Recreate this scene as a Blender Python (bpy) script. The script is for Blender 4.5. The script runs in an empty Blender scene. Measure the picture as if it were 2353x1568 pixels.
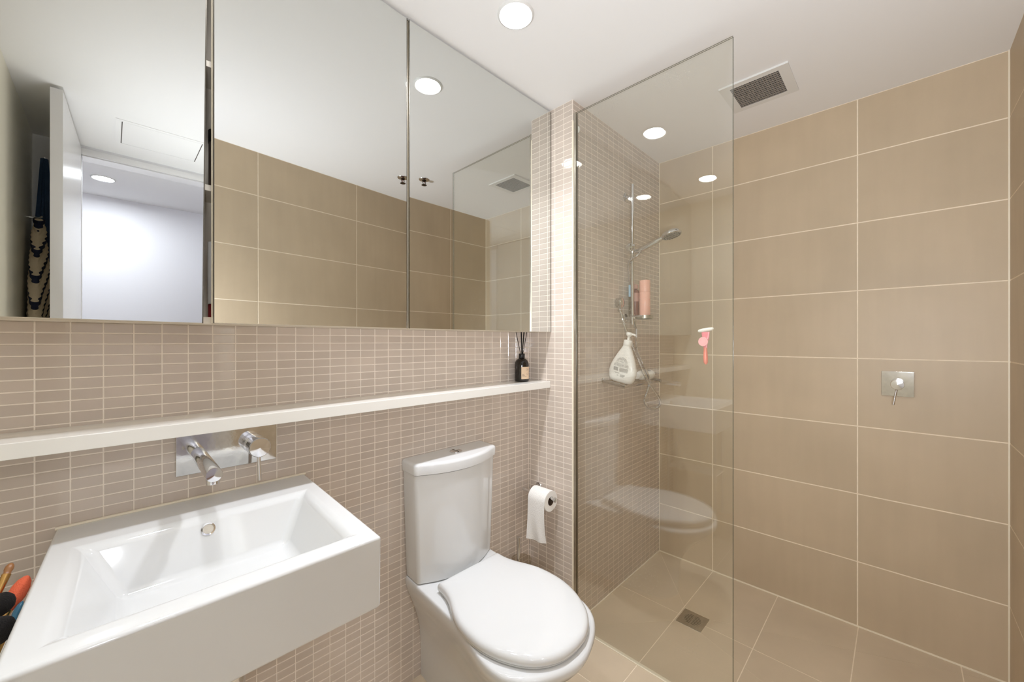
import bpy, bmesh, math, random
from mathutils import Vector, Matrix
random.seed(7)
S = bpy.context.scene
COL = S.collection
PI = math.pi

# ------------------------------------------------------------------ camera, world, exposure
CAMH = 1.276
YAW = math.radians(44.465)
FPX = 905.6
cam_d = bpy.data.cameras.new('camera')
cam_d.sensor_width = 36.0
cam_d.lens = FPX / 2353.0 * 36.0
cam_d.clip_start = 0.01
cam = bpy.data.objects.new('camera', cam_d)
cam.location = (0, 0, CAMH)
cam.rotation_euler = (PI / 2, 0, YAW - PI / 2)
COL.objects.link(cam)
S.camera = cam

W = bpy.data.worlds.new('world')
S.world = W
W.use_nodes = True
W.node_tree.nodes['Background'].inputs[0].default_value = (0.8, 0.86, 1.0, 1)
W.node_tree.nodes['Background'].inputs[1].default_value = 0.0

S.view_settings.view_transform = 'Standard'
S.view_settings.look = 'None'
S.view_settings.gamma = 1.0
S.view_settings.use_curve_mapping = False
S.view_settings.exposure = 0.27
LAMP = 70.0          # emission of the bathroom downlights
BEAM = 115.0
HALL_LAMP = 350.0
# added fill light beside the camera, standing in for a bounced flash
fl = bpy.data.lights.new('added_fill', 'AREA')
fl.shape = 'DISK'; fl.size = 0.24
fl.spread = math.radians(150)
fl.energy = 13.2
fl.color = (0.93, 0.975, 1.06)
flo = bpy.data.objects.new('added_fill', fl)
flo.location = (-0.06, -0.13, 1.22)
flo.rotation_euler = Vector((1.25, 0.14, 0.72)).to_track_quat('-Z', 'Y').to_euler()
COL.objects.link(flo)
S.cycles.use_denoising = True
S.cycles.max_bounces = 16
S.cycles.diffuse_bounces = 8
S.cycles.glossy_bounces = 8
S.cycles.transmission_bounces = 8
S.cycles.transparent_max_bounces = 16
S.cycles.sample_clamp_indirect = 8.0
S.cycles.caustics_reflective = True
S.cycles.blur_glossy = 0.3

# ------------------------------------------------------------------ room measures (metres)
CEIL = 2.357
YB = 1.305      # mosaic wall
YS = 1.040      # shower mosaic wall
XP = 1.447      # face of the pilaster
XR = 2.339      # far tiled wall
YF = -0.294     # opposite tiled wall
XA = 0.520      # where the entry alcove ends
XL = -0.285     # painted left wall
YE = -0.885     # entry wall with the doorway
YH = -1.910     # hall wall
YM = 1.167      # front of mirror cabinet and shelf

# ------------------------------------------------------------------ materials
def lin(c):
    return tuple(((x / 255.0) / 12.92 if x / 255.0 <= 0.04045 else ((x / 255.0 + 0.055) / 1.055) ** 2.4) for x in c) + (1.0,)

def mat(name, col, rough=0.5, metal=0.0, spec=0.5, noise=None, bump=None, per_piece=0.0, coat=0.0, grain=None):
    """noise=(scale, amount) mottles the colour; bump=(scale, strength) adds fine relief"""
    m = bpy.data.materials.new(name)
    m.use_nodes = True
    nt = m.node_tree
    b = nt.nodes['Principled BSDF']
    base = lin(col)
    b.inputs['Base Color'].default_value = base
    b.inputs['Roughness'].default_value = rough
    b.inputs['Metallic'].default_value = metal
    b.inputs['Specular IOR Level'].default_value = spec
    b.inputs['Coat Weight'].default_value = coat
    geo = nt.nodes.new('ShaderNodeNewGeometry')
    last = None
    if noise or per_piece or grain:
        rgb = nt.nodes.new('ShaderNodeRGB'); rgb.outputs[0].default_value = base
        last = rgb.outputs[0]
        def scale(last, sock, amt):
            mr = nt.nodes.new('ShaderNodeMapRange')
            mr.inputs['To Min'].default_value = 1 - amt; mr.inputs['To Max'].default_value = 1 + amt
            nt.links.new(sock, mr.inputs['Value'])
            vm = nt.nodes.new('ShaderNodeVectorMath'); vm.operation = 'SCALE'
            nt.links.new(last, vm.inputs[0]); nt.links.new(mr.outputs[0], vm.inputs['Scale'])
            return vm.outputs[0]
        if per_piece:
            oi = nt.nodes.new('ShaderNodeObjectInfo')
            ad = nt.nodes.new('ShaderNodeMath'); ad.operation = 'ADD'
            fr = nt.nodes.new('ShaderNodeMath'); fr.operation = 'FRACT'
            nt.links.new(oi.outputs['Random'], ad.inputs[0])
            nt.links.new(geo.outputs['Random Per Island'], ad.inputs[1])
            nt.links.new(ad.outputs[0], fr.inputs[0])
            last = scale(last, fr.outputs[0], per_piece)
        if noise:
            n = nt.nodes.new('ShaderNodeTexNoise'); n.inputs['Scale'].default_value = noise[0]
            n.inputs['Detail'].default_value = 5
            nt.links.new(geo.outputs['Position'], n.inputs['Vector'])
            last = scale(last, n.outputs['Fac'], noise[1] * 2)
        if grain:
            mp = nt.nodes.new('ShaderNodeMapping'); mp.inputs['Scale'].default_value = grain[0]
            nt.links.new(geo.outputs['Position'], mp.inputs['Vector'])
            n = nt.nodes.new('ShaderNodeTexNoise'); n.inputs['Scale'].default_value = 1.0
            n.inputs['Detail'].default_value = 6
            nt.links.new(mp.outputs[0], n.inputs['Vector'])
            last = scale(last, n.outputs['Fac'], grain[1] * 2)
        nt.links.new(last, b.inputs['Base Color'])
    if bump:
        n = nt.nodes.new('ShaderNodeTexNoise'); n.inputs['Scale'].default_value = bump[0]
        n.inputs['Detail'].default_value = 2
        nt.links.new(geo.outputs['Position'], n.inputs['Vector'])
        bp = nt.nodes.new('ShaderNodeBump'); bp.inputs['Strength'].default_value = bump[1]
        bp.inputs['Distance'].default_value = 0.01
        nt.links.new(n.outputs['Fac'], bp.inputs['Height'])
        nt.links.new(bp.outputs[0], b.inputs['Normal'])
    return m

def emit(name, col, strength):
    m = bpy.data.materials.new(name); m.use_nodes = True
    nt = m.node_tree; nt.nodes.clear()
    e = nt.nodes.new('ShaderNodeEmission'); o = nt.nodes.new('ShaderNodeOutputMaterial')
    e.inputs[0].default_value = lin(col); e.inputs[1].default_value = strength
    nt.links.new(e.outputs[0], o.inputs[0])
    return m

def thin_glass(name, tint, ior=1.5, spots=False):
    """clear pane: tinted transparency plus Fresnel reflection, lets lamp light through"""
    m = bpy.data.materials.new(name); m.use_nodes = True
    nt = m.node_tree; nt.nodes.clear()
    out = nt.nodes.new('ShaderNodeOutputMaterial')
    tr = nt.nodes.new('ShaderNodeBsdfTransparent'); tr.inputs[0].default_value = tint
    gl = nt.nodes.new('ShaderNodeBsdfGlossy'); gl.inputs['Roughness'].default_value = 0.0
    gl.inputs['Color'].default_value = (0.95, 0.97, 0.95, 1)
    geo = nt.nodes.new('ShaderNodeNewGeometry')
    mr = nt.nodes.new('ShaderNodeMapRange')
    mr.inputs['To Min'].default_value = ior; mr.inputs['To Max'].default_value = 1 / ior
    nt.links.new(geo.outputs['Backfacing'], mr.inputs['Value'])
    fr = nt.nodes.new('ShaderNodeFresnel'); nt.links.new(mr.outputs[0], fr.inputs['IOR'])
    mx = nt.nodes.new('ShaderNodeMixShader')
    nt.links.new(fr.outputs[0], mx.inputs[0]); nt.links.new(tr.outputs[0], mx.inputs[1]); nt.links.new(gl.outputs[0], mx.inputs[2])
    last = mx.outputs[0]
    if spots:      # dried water spots
        vo = nt.nodes.new('ShaderNodeTexVoronoi'); vo.inputs['Scale'].default_value = 130
        nz = nt.nodes.new('ShaderNodeTexNoise'); nz.inputs['Scale'].default_value = 5
        nt.links.new(geo.outputs['Position'], vo.inputs['Vector']); nt.links.new(geo.outputs['Position'], nz.inputs['Vector'])
        a = nt.nodes.new('ShaderNodeMath'); a.operation = 'LESS_THAN'; a.inputs[1].default_value = 0.10
        c = nt.nodes.new('ShaderNodeMath'); c.operation = 'GREATER_THAN'; c.inputs[1].default_value = 0.60
        d = nt.nodes.new('ShaderNodeMath'); d.operation = 'MULTIPLY'
        f = nt.nodes.new('ShaderNodeMath'); f.operation = 'MULTIPLY'; f.inputs[1].default_value = 0.35
        nt.links.new(vo.outputs['Distance'], a.inputs[0]); nt.links.new(nz.outputs['Fac'], c.inputs[0])
        nt.links.new(a.outputs[0], d.inputs[0]); nt.links.new(c.outputs[0], d.inputs[1]); nt.links.new(d.outputs[0], f.inputs[0])
        df = nt.nodes.new('ShaderNodeBsdfDiffuse'); df.inputs[0].default_value = (0.9, 0.88, 0.84, 1)
        m2 = nt.nodes.new('ShaderNodeMixShader')
        nt.links.new(f.outputs[0], m2.inputs[0]); nt.links.new(last, m2.inputs[1]); nt.links.new(df.outputs[0], m2.inputs[2])
        last = m2.outputs[0]
    nt.links.new(last, out.inputs[0])
    return m

M = {}
M['mosaic'] = mat('glazed mosaic', (204, 191, 179), 0.07, spec=0.55, per_piece=0.05, noise=(9, 0.04), bump=(26, 0.06))
M['grout'] = mat('cream grout', (240, 230, 218), 0.85, noise=(30, 0.05))
M['tile'] = mat('matt taupe tile', (195, 177, 151), 0.42, spec=0.35, per_piece=0.03, noise=(3.0, 0.07), grain=((24, 24, 2.5), 0.03), bump=(900, 0.04))
M['floor_tile'] = mat('matt taupe floor tile', (205, 188, 163), 0.5, spec=0.35, per_piece=0.02, noise=(3.5, 0.09), bump=(900, 0.04))
M['tile_grout'] = mat('pale grout', (238, 224, 202), 0.85, noise=(40, 0.08))
M['paint'] = mat('white ceiling paint', (238, 238, 238), 0.75, spec=0.2)
M['wall_paint'] = mat('off white wall paint', (240, 236, 220), 0.33, spec=0.5)
M['hall_paint'] = mat('white hall paint', (242, 242, 246), 0.7, spec=0.2)
M['door'] = mat('white door lacquer', (226, 225, 226), 0.22, spec=0.5)
M['ceramic'] = mat('white ceramic', (219, 220, 220), 0.06, spec=0.55, coat=0.3)
M['shelf'] = mat('white stone shelf', (238, 236, 230), 0.10, spec=0.6)
M['chrome'] = mat('chrome', (224, 224, 226), 0.06, metal=1.0)
M['dull_chrome'] = mat('water stained chrome', (205, 203, 200), 0.07, metal=1.0, noise=(45, 0.10), bump=(70, 0.008))
M['steel'] = mat('brushed steel', (190, 184, 172), 0.35, metal=1.0, noise=(80, 0.1))
M['steel_dark'] = mat('dark mirror edge', (96, 92, 84), 0.3, metal=1.0)
M['mirror'] = mat('mirror silver', (224, 226, 224), 0.0, metal=1.0)
M['board'] = mat('cream cabinet board', (226, 216, 198), 0.4)
M['dark_board'] = mat('dark cabinet inside', (74, 62, 52), 0.6)
M['glass'] = thin_glass('shower glass', (0.974, 0.976, 0.960, 1), 1.85, True)
M['glass_edge'] = mat('green glass edge', (84, 88, 76), 0.15, spec=0.8)
M['clear'] = thin_glass('clear glass', (0.86, 0.84, 0.80, 1), 1.5)
M['lamp'] = emit('downlight glow', (250, 250, 252), LAMP)
M['lamp_low'] = emit('dimmer downlight glow', (250, 250, 252), LAMP * 0.6)
M['hall_lamp'] = emit('hall downlight glow', (244, 248, 255), HALL_LAMP)
M['white_metal'] = mat('white powder coat', (224, 224, 222), 0.4)
M['grille'] = mat('dusty grey grille', (150, 142, 132), 0.6, noise=(60, 0.15))
M['dark'] = mat('dark hollow', (22, 20, 18), 0.9)  # near-black standing in for shade inside gaps and openings; also colours nozzles
M['black_glass'] = mat('brown black bottle glass', (22, 17, 13), 0.08, spec=0.6)
M['black'] = mat('black satin plastic', (20, 20, 20), 0.35)
M['reed'] = mat('black reed', (16, 14, 12), 0.8)
M['label_cream'] = mat('cream paper label', (226, 200, 170), 0.7)
M['ink'] = mat('grey ink', (74, 68, 62), 0.8)
M['ink_light'] = mat('pale grey ink', (150, 146, 140), 0.8)
M['white_plastic'] = mat('white plastic', (240, 238, 232), 0.28)
M['pink'] = mat('peach pink plastic', (246, 190, 172), 0.35)
M['rose'] = mat('rose pink plastic', (240, 140, 152), 0.3)
M['pale_rose'] = mat('pale rose plastic', (246, 186, 188), 0.3)
M['coral'] = mat('coral plastic', (244, 140, 122), 0.3)
M['brown'] = mat('brown bottle plastic', (128, 78, 64), 0.3)
M['pale_brown'] = mat('pale brown label', (190, 150, 138), 0.5)
M['blue'] = mat('pale blue plastic', (170, 200, 222), 0.3)
M['paper'] = mat('tissue paper', (243, 241, 237), 0.95, bump=(260, 0.25))
M['card'] = mat('card core', (96, 76, 58), 0.9)
M['silicone'] = mat('pale sealant', (238, 228, 208), 0.5)
M['navy'] = mat('navy towelling', (62, 88, 124), 0.95, bump=(300, 0.4))
M['bristle_orange'] = mat('coral brush hair', (226, 104, 70), 0.9, bump=(600, 0.5))
M['bristle_black'] = mat('black brush hair', (18, 14, 13), 0.95, bump=(600, 0.5))
M['tan'] = mat('brown wood handle', (150, 104, 64), 0.35)
M['gold'] = mat('gold ferrule', (196, 156, 96), 0.25, metal=1.0)
M['teal'] = mat('teal plastic', (54, 112, 140), 0.35)
M['brass'] = mat('dark sprinkler metal', (88, 78, 68), 0.3, metal=1.0)
M['red'] = mat('dark red plastic', (140, 40, 46), 0.4)

# ------------------------------------------------------------------ mesh helpers
def obj(name, mesh_or_bm, m=None, parent=None, smooth=None):
    if isinstance(mesh_or_bm, bmesh.types.BMesh):
        me = bpy.data.meshes.new(name)
        mesh_or_bm.to_mesh(me); mesh_or_bm.free()
    else:
        me = mesh_or_bm
    if smooth is not None and len(me.polygons):
        me.shade_smooth()
        me.set_sharp_from_angle(angle=math.radians(smooth))
    if m is not None and not me.materials:
        me.materials.append(m)
    o = bpy.data.objects.new(name, me)
    COL.objects.link(o)
    if parent is not None:
        o.parent = parent
    return o

def weighted(o):
    w = o.modifiers.new('weighted', 'WEIGHTED_NORMAL'); w.keep_sharp = True; w.weight = 100
    return o

def empty(name, label, cat, group=None, loc=(0, 0, 0)):
    o = bpy.data.objects.new(name, None); COL.objects.link(o)
    o.empty_display_size = 0.05
    o.location = loc
    return tag(o, label, cat, group)

def tag(o, label=None, cat=None, group=None, kind=None):
    if label: o['label'] = label
    if cat: o['category'] = cat
    if group: o['group'] = group
    if kind: o['kind'] = kind
    return o

def struct(o, label=None):
    o['kind'] = 'structure'
    if label: o['label'] = label
    return o

def bm_new():
    return bmesh.new()

def box(bm, a, b, bevel=0.0, seg=2, mtx=None):
    x0, y0, z0 = [min(p, q) for p, q in zip(a, b)]
    x1, y1, z1 = [max(p, q) for p, q in zip(a, b)]
    vs = [bm.verts.new(p) for p in ((x0, y0, z0), (x1, y0, z0), (x1, y1, z0), (x0, y1, z0), (x0, y0, z1), (x1, y0, z1), (x1, y1, z1), (x0, y1, z1))]
    fs = [bm.faces.new([vs[i] for i in f]) for f in ((3, 2, 1, 0), (4, 5, 6, 7), (0, 1, 5, 4), (1, 2, 6, 5), (2, 3, 7, 6), (3, 0, 4, 7))]
    if bevel:
        es = list({e for f in fs for e in f.edges})
        r = bmesh.ops.bevel(bm, geom=es, offset=bevel, segments=seg, profile=0.5, affect='EDGES')
        vs = list({v for f in r['faces'] for v in f.verts} | {v for v in vs if v.is_valid})
    if mtx is not None:
        for v in vs: v.co = mtx @ v.co
    return vs

def abox(name, a, b, m, parent=None, bevel=0.0, seg=2):
    bm = bm_new(); box(bm, a, b, bevel, seg)
    o = obj(name, bm, m, parent, 40 if bevel else None)
    return weighted(o) if bevel else o

def frame_of(d):
    d = Vector(d).normalized()
    u = d.cross(Vector((0, 0, 1)))
    if u.length < 1e-4: u = Vector((1, 0, 0))
    u.normalize()
    return d, u, d.cross(u).normalized()

def tube(bm, pts, r, seg=12, cap=True, radii=None):
    """round bar along a path; radii may vary per point"""
    pts = [Vector(p) for p in pts]
    rings = []
    pu = None
    for i, p in enumerate(pts):
        a = pts[max(i - 1, 0)]; b = pts[min(i + 1, len(pts) - 1)]
        d = (b - a)
        d = d.normalized() if d.length > 1e-9 else Vector((0, 0, 1))
        if pu is None:
            _, u, w = frame_of(d)
        else:
            u = (pu - d * pu.dot(d))
            u = u.normalized() if u.length > 1e-6 else frame_of(d)[1]
            w = d.cross(u).normalized()
        pu = u
        rr = radii[i] if radii else r
        rings.append([bm.verts.new(p + (u * math.cos(2 * PI * k / seg) + w * math.sin(2 * PI * k / seg)) * rr) for k in range(seg)])
    for i in range(len(rings) - 1):
        for k in range(seg):
            bm.faces.new((rings[i][k], rings[i][(k + 1) % seg], rings[i + 1][(k + 1) % seg], rings[i + 1][k]))
    if cap:
        bm.faces.new(list(reversed(rings[0]))); bm.faces.new(rings[-1])
    return rings

def lathe(bm, prof, centre, axis=(0, 0, 1), seg=28, cap=True):
    """prof: (radius, distance along axis)"""
    d, u, w = frame_of(axis)
    c = Vector(centre)
    rings = []
    for r, h in prof:
        rings.append([bm.verts.new(c + d * h + (u * math.cos(2 * PI * k / seg) + w * math.sin(2 * PI * k / seg)) * max(r, 1e-5)) for k in range(seg)])
    for i in range(len(rings) - 1):
        for k in range(seg):
            bm.faces.new((rings[i][k], rings[i][(k + 1) % seg], rings[i + 1][(k + 1) % seg], rings[i + 1][k]))
    if cap:
        bm.faces.new(list(reversed(rings[0]))); bm.faces.new(rings[-1])
    bmesh.ops.recalc_face_normals(bm, faces=bm.faces[:])

def loft(bm, rings, cap0=True, cap1=True, closed=True):
    vr = [[bm.verts.new(p) for p in r] for r in rings]
    n = len(vr[0])
    for i in range(len(vr) - 1):
        for k in range(n if closed else n - 1):
            bm.faces.new((vr[i][k], vr[i][(k + 1) % n], vr[i + 1][(k + 1) % n], vr[i + 1][k]))
    if cap0: bm.faces.new(list(reversed(vr[0])))
    if cap1: bm.faces.new(vr[-1])
    bmesh.ops.recalc_face_normals(bm, faces=bm.faces[:])
    return vr

def catmull(pts, n=6):
    pts = [Vector(p) for p in pts]
    out = []
    for i in range(len(pts) - 1):
        p0 = pts[max(i - 1, 0)]; p1 = pts[i]; p2 = pts[i + 1]; p3 = pts[min(i + 2, len(pts) - 1)]
        for j in range(n):
            t = j / n
            out.append(0.5 * ((2 * p1) + (p2 - p0) * t + (2 * p0 - 5 * p1 + 4 * p2 - p3) * t * t + (3 * p1 - p0 - 3 * p2 + p3) * t ** 3))
    out.append(pts[-1])
    return out

def cyl(name, p0, p1, r, m, parent=None, seg=20, bev=0.0):
    p0 = Vector(p0); p1 = Vector(p1); L = (p1 - p0).length
    bm = bm_new()
    b = bev
    prof = [(r, 0), (r, L)] if not b else [(r - b, 0), (r - b * .3, b * .3), (r, b), (r, L - b), (r - b * .3, L - b * .3), (r - b, L)]
    lathe(bm, prof, p0, p1 - p0, seg)
    return obj(name, bm, m, parent, 35)

# ------------------------------------------------------------------ structure
def project(p):
    d = Vector(p) - Vector((0, 0, CAMH))
    fw = Vector((math.cos(YAW), math.sin(YAW), 0)); rt = Vector((math.sin(YAW), -math.cos(YAW), 0))
    z = d.dot(fw)
    if z < 0.05: return None
    return (1176.5 + FPX * d.dot(rt) / z, 784 - FPX * d.z / z)

def shown_area(c4):
    pp = [project(p) for p in c4]
    if any(p is None for p in pp): return 0
    cx = sum(p[0] for p in pp) / 4; cy = sum(p[1] for p in pp) / 4
    if not (-20 < cx < 2373 and -15 < cy < 1583): return 0
    a = 0
    for i in range(4):
        x0, y0 = pp[i]; x1, y1 = pp[(i + 1) % 4]; a += x0 * y1 - x1 * y0
    return abs(a) / 2

def pillow(bm, org, U, V, N, w, h, th, bv, mtx=None):
    """a tile with bevelled face; org is the lower corner of its back"""
    def P(a, b, c): return org + U * a + V * b + N * c
    base = [P(0, 0, 0), P(w, 0, 0), P(w, h, 0), P(0, h, 0)]
    mid = [P(0, 0, th - bv), P(w, 0, th - bv), P(w, h, th - bv), P(0, h, th - bv)]
    top = [P(bv, bv, th), P(w - bv, bv, th), P(w - bv, h - bv, th), P(bv, h - bv, th)]
    r = [[bm.verts.new(p) for p in ring] for ring in (base, mid, top)]
    flip = U.cross(V).dot(N) < 0
    def F(vs): bm.faces.new(list(reversed(vs)) if flip else vs)
    for i in range(2):
        for k in range(4):
            F([r[i][k], r[i][(k + 1) % 4], r[i + 1][(k + 1) % 4], r[i + 1][k]])
    F(r[2])

def cells(edges, gap):
    return [(edges[i] + gap / 2, edges[i + 1] - gap / 2) for i in range(len(edges) - 1) if edges[i + 1] - edges[i] > gap + 0.002]

def tile_field(parent, org, U, V, N, ue, ve, gap, th, bv, m, name='tile', limit=300, hidden=lambda u, v: False):
    """tiles as separate objects, largest in view first; the rest joined as one stuff part"""
    U = Vector(U); V = Vector(V); N = Vector(N); org = Vector(org)
    lst = []
    for u0, u1 in cells(ue, gap):
        for v0, v1 in cells(ve, gap):
            c4 = [org + U * a + V * b for a, b in ((u0, v0), (u1, v0), (u1, v1), (u0, v1))]
            a = 0 if hidden((u0 + u1) / 2, (v0 + v1) / 2) else shown_area(c4)
            lst.append((a, u0, u1, v0, v1))
    lst.sort(key=lambda t: -t[0])
    cache = {}
    rest = lst[limit:] if limit else lst
    for a, u0, u1, v0, v1 in lst[:limit]:
        w, h = u1 - u0, v1 - v0
        key = (round(w, 4), round(h, 4))
        if key not in cache:
            bm = bm_new(); pillow(bm, Vector((0, 0, 0)), U, V, N, w, h, th, bv)
            me = bpy.data.meshes.new(name); bm.to_mesh(me); bm.free(); me.materials.append(m)
            cache[key] = me
        o = bpy.data.objects.new(name, cache[key])
        o.location = org + U * u0 + V * v0 - N * th
        o.parent = parent
        COL.objects.link(o)
    if rest:
        bm = bm_new()
        for a, u0, u1, v0, v1 in rest:
            pillow(bm, org + U * u0 + V * v0 - N * th, U, V, N, u1 - u0, v1 - v0, th, bv)
        o = obj(name + '_field', bm, m, parent)
        o['kind'] = 'stuff'

G = 0.0007      # grout sits this far behind the tile faces
# mosaic wall
PX, QZ = 0.05061, 0.02488
X0M = -0.1126
wall_back = struct(abox('wall_back', (XL, YB + G, 0), (XP + 0.004, YB + 0.12, CEIL), M['grout']), 'wall of small glossy taupe mosaic tiles behind basin and toilet')
ue = [XL] + [X0M + k * PX for k in range(-3, 31)] + [XP]
rows = sorted([1.2938 + k * QZ for k in range(-60, 60) if 0.001 < 1.2938 + k * QZ < CEIL - 0.001])
ve = [0.0] + rows + [CEIL]
tile_field(wall_back, (0, YB, 0), (1, 0, 0), (0, 0, 1), (0, -1, 0), ue, ve, 0.0026, 0.004, 0.0007, M['mosaic'],
           hidden=lambda u, v: v > 1.32 or (1.05 < v < 1.09) or (-.09 < u < .42 and .70 < v < .86) or (.11 < u < .345 and .93 < v < 1.04) or (.76 < u < 1.13 and v < .83))
# pilaster face and shower wall (a boxed-out block clad in the same mosaic)
wall_pil = struct(abox('wall_pilaster', (XP + G, YS + G, 0), (XP + 0.03, YB + 0.12, CEIL), M['grout']), 'narrow boxed-out wall end clad in mosaic beside the toilet')
ue = [YS + k * PX for k in range(0, 6)] + [YB]
ue[0] += 0.002
tile_field(wall_pil, (XP, 0, 0), (0, 1, 0), (0, 0, 1), (-1, 0, 0), ue, ve, 0.0026, 0.004, 0.0007, M['mosaic'])
wall_sh = struct(abox('wall_shower', (XP + 0.03, YS + G, 0), (XR + 0.1, YS + 0.10, CEIL), M['grout']), 'mosaic wall inside the shower carrying the rail')
ue = [XP + 0.002] + [XP + k * PX for k in range(1, 18)] + [XR]
tile_field(wall_sh, (0, YS, 0), (1, 0, 0), (0, 0, 1), (0, -1, 0), ue, ve, 0.0026, 0.004, 0.0007, M['mosaic'])

# large tile walls
zj = [0.0] + [1.8043 + 0.303 * k for k in range(-5, 2)] + [CEIL]
wall_right = struct(abox('wall_right', (XR + G, YF - 0.1, 0), (XR + 0.12, YS + 0.1, CEIL), M['tile_grout']), 'far shower wall of large matt taupe tiles')
tile_field(wall_right, (XR, 0, 0), (0, 1, 0), (0, 0, 1), (-1, 0, 0), [YF, 0.132, 0.7377, YS], zj, 0.0046, 0.008, 0.0006, M['tile'])
wall_front = struct(abox('wall_front', (XA + 0.003, YF - 0.12, 0), (XR + 0.1, YF - G, CEIL), M['tile_grout']), 'large-tile wall opposite the mirror')
tile_field(wall_front, (0, YF, 0), (1, 0, 0), (0, 0, 1), (0, 1, 0), [XA, 0.739, 1.345, 1.951, XR], zj, 0.0046, 0.008, 0.0006, M['tile'])
# alcove side, painted left wall, entry wall with doorway, hall
wall_alcove = struct(abox('wall_alcove', (XA, YE, 0), (XA + 0.1, YF - 0.008, CEIL), M['wall_paint']))
wall_left = struct(abox('wall_left', (XL - 0.1, YE, 0), (XL, YB + 0.12, CEIL), M['wall_paint']))
bm = bm_new()
DX0, DX1, DZ = -0.112, 0.505, 2.318
box(bm, (XL - 0.1, YE - 0.1, 0), (DX0, YE, CEIL)); box(bm, (DX1, YE - 0.1, 0), (XA + 0.1, YE, CEIL)); box(bm, (DX0, YE - 0.1, DZ), (DX1, YE, CEIL))
wall_entry = struct(obj('wall_entry', bm, M['hall_paint']))
wall_hall = struct(abox('wall_hall', (-1.4, YH - 0.1, 0), (1.9, YH, CEIL), M['hall_paint']))
bm = bm_new(); box(bm, (-1.5, YH, 0), (-1.4, YE - 0.1, CEIL))
struct(obj('wall_hall_left', bm, M['hall_paint']))
bm = bm_new(); box(bm, (1.9, YH, 0), (2.0, YE - 0.1, CEIL))
struct(obj('wall_hall_right', bm, M['hall_paint']))
bm = bm_new(); box(bm, (-1.5, YE - 0.12, 0), (XL - 0.1, YE - 0.1, CEIL)); box(bm, (XA + 0.1, YE - 0.12, 0), (2.0, YE - 0.1, CEIL))
struct(obj('wall_hall_near', bm, M['hall_paint']))
ceiling = struct(abox('ceiling', (-1.5, YH - 0.1, CEIL), (XR + 0.12, YB + 0.12, CEIL + 0.08), M['paint']))
# door head track
bm = bm_new()
box(bm, (DX0 + 0.002, YE - 0.1, DZ - 0.016), (DX1 - 0.002, YE - 0.004, DZ - 0.001))
box(bm, (DX0 - 0.02, YE + 0.001, DZ - 0.012), (DX1, YE + 0.012, DZ + 0.022), 0.002)
struct(obj('trim_1', bm, M['door'], None, 40), 'white door head trim under the ceiling')
# floor: backing slab and cut tiles
floor = struct(abox('floor', (-1.5, YH - 0.1, -0.10), (XR + 0.12, YB + 0.12, -G), M['tile_grout']), 'matt taupe floor tiles, cut towards the shower drain')
DR = [(1.9215, 0.728), (1.9215, 0.6175), (1.8055, 0.6175), (1.8055, 0.728)]     # drain corners
def clip(poly, a, b, c):
    """keep a*x+b*y<=c"""
    out = []
    for i in range(len(poly)):
        p, q = poly[i], poly[(i + 1) % len(poly)]
        dp, dq = a * p[0] + b * p[1] - c, a * q[0] + b * q[1] - c
        if dp <= 0: out.append(p)
        if (dp < 0 < dq) or (dq < 0 < dp):
            t = dp / (dp - dq); out.append((p[0] + (q[0] - p[0]) * t, p[1] + (q[1] - p[1]) * t))
    return out
def inset_clip(poly, conv, ins):
    n = len(conv)
    area = sum(conv[i][0] * conv[(i + 1) % n][1] - conv[(i + 1) % n][0] * conv[i][1] for i in range(n))
    s = 1 if area > 0 else -1
    for i in range(n):
        x0, y0 = conv[i]; x1, y1 = conv[(i + 1) % n]
        dx, dy = x1 - x0, y1 - y0; L = math.hypot(dx, dy)
        nx, ny = s * dy / L, -s * dx / L
        poly = clip(poly, nx, ny, nx * x0 + ny * y0 - ins)
        if len(poly) < 3: return []
    return poly
XG = 1.4560
c_bl, c_br, c_fr, c_fl = (XG, YS), (XR, YS), (XR, YF), (XG, YF)
sectors = [[DR[3], DR[0], c_br, c_bl], [DR[0], DR[1], c_fr, c_br], [DR[1], DR[2], c_fl, c_fr], [DR[2], DR[3], c_bl, c_fl]]
xe = [1.8635 + 0.606 * k for k in range(-6, 2)]
ye = [0.735 + 0.303 * k for k in range(-10, 3)]
def floor_piece(poly):
    if len(poly) < 3: return
    a = abs(sum(poly[i][0] * poly[(i + 1) % len(poly)][1] - poly[(i + 1) % len(poly)][0] * poly[i][1] for i in range(len(poly)))) / 2
    if a < 2e-4: return
    bm = bm_new()
    lo = [bm.verts.new((x, y, -0.006)) for x, y in poly]; hi = [bm.verts.new((x, y, 0.0)) for x, y in poly]
    n = len(poly)
    for i in range(n): bm.faces.new((lo[i], lo[(i + 1) % n], hi[(i + 1) % n], hi[i]))
    bm.faces.new(hi); bm.faces.new(list(reversed(lo)))
    bmesh.ops.recalc_face_normals(bm, faces=bm.faces[:])
    obj('tile', bm, M['floor_tile'], floor)
g = 0.0017
for i in range(len(xe) - 1):
    for j in range(len(ye) - 1):
        x0, x1, y0, y1 = xe[i] + g, xe[i + 1] - g, ye[j] + g, ye[j + 1] - g
        rect = [(x0, y0), (x1, y0), (x1, y1), (x0, y1)]
        # bathroom part
        for reg in ([(XL, YF), (XG, YF), (XG, YB), (XL, YB)],):
            p = inset_clip(rect, reg, 0.001); floor_piece(p)
        p = inset_clip(rect, [(XL, YE), (XA, YE), (XA, YF - 0.002), (XL, YF - 0.002)], 0.0); floor_piece(p)
        for s in sectors:
            p = inset_clip(rect, s, 0.0007)
            floor_piece(p)
abox('hall_boards', (-1.4, YH, -0.004), (1.9, YE - 0.002, 0.001), M['tan'], floor)

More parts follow.
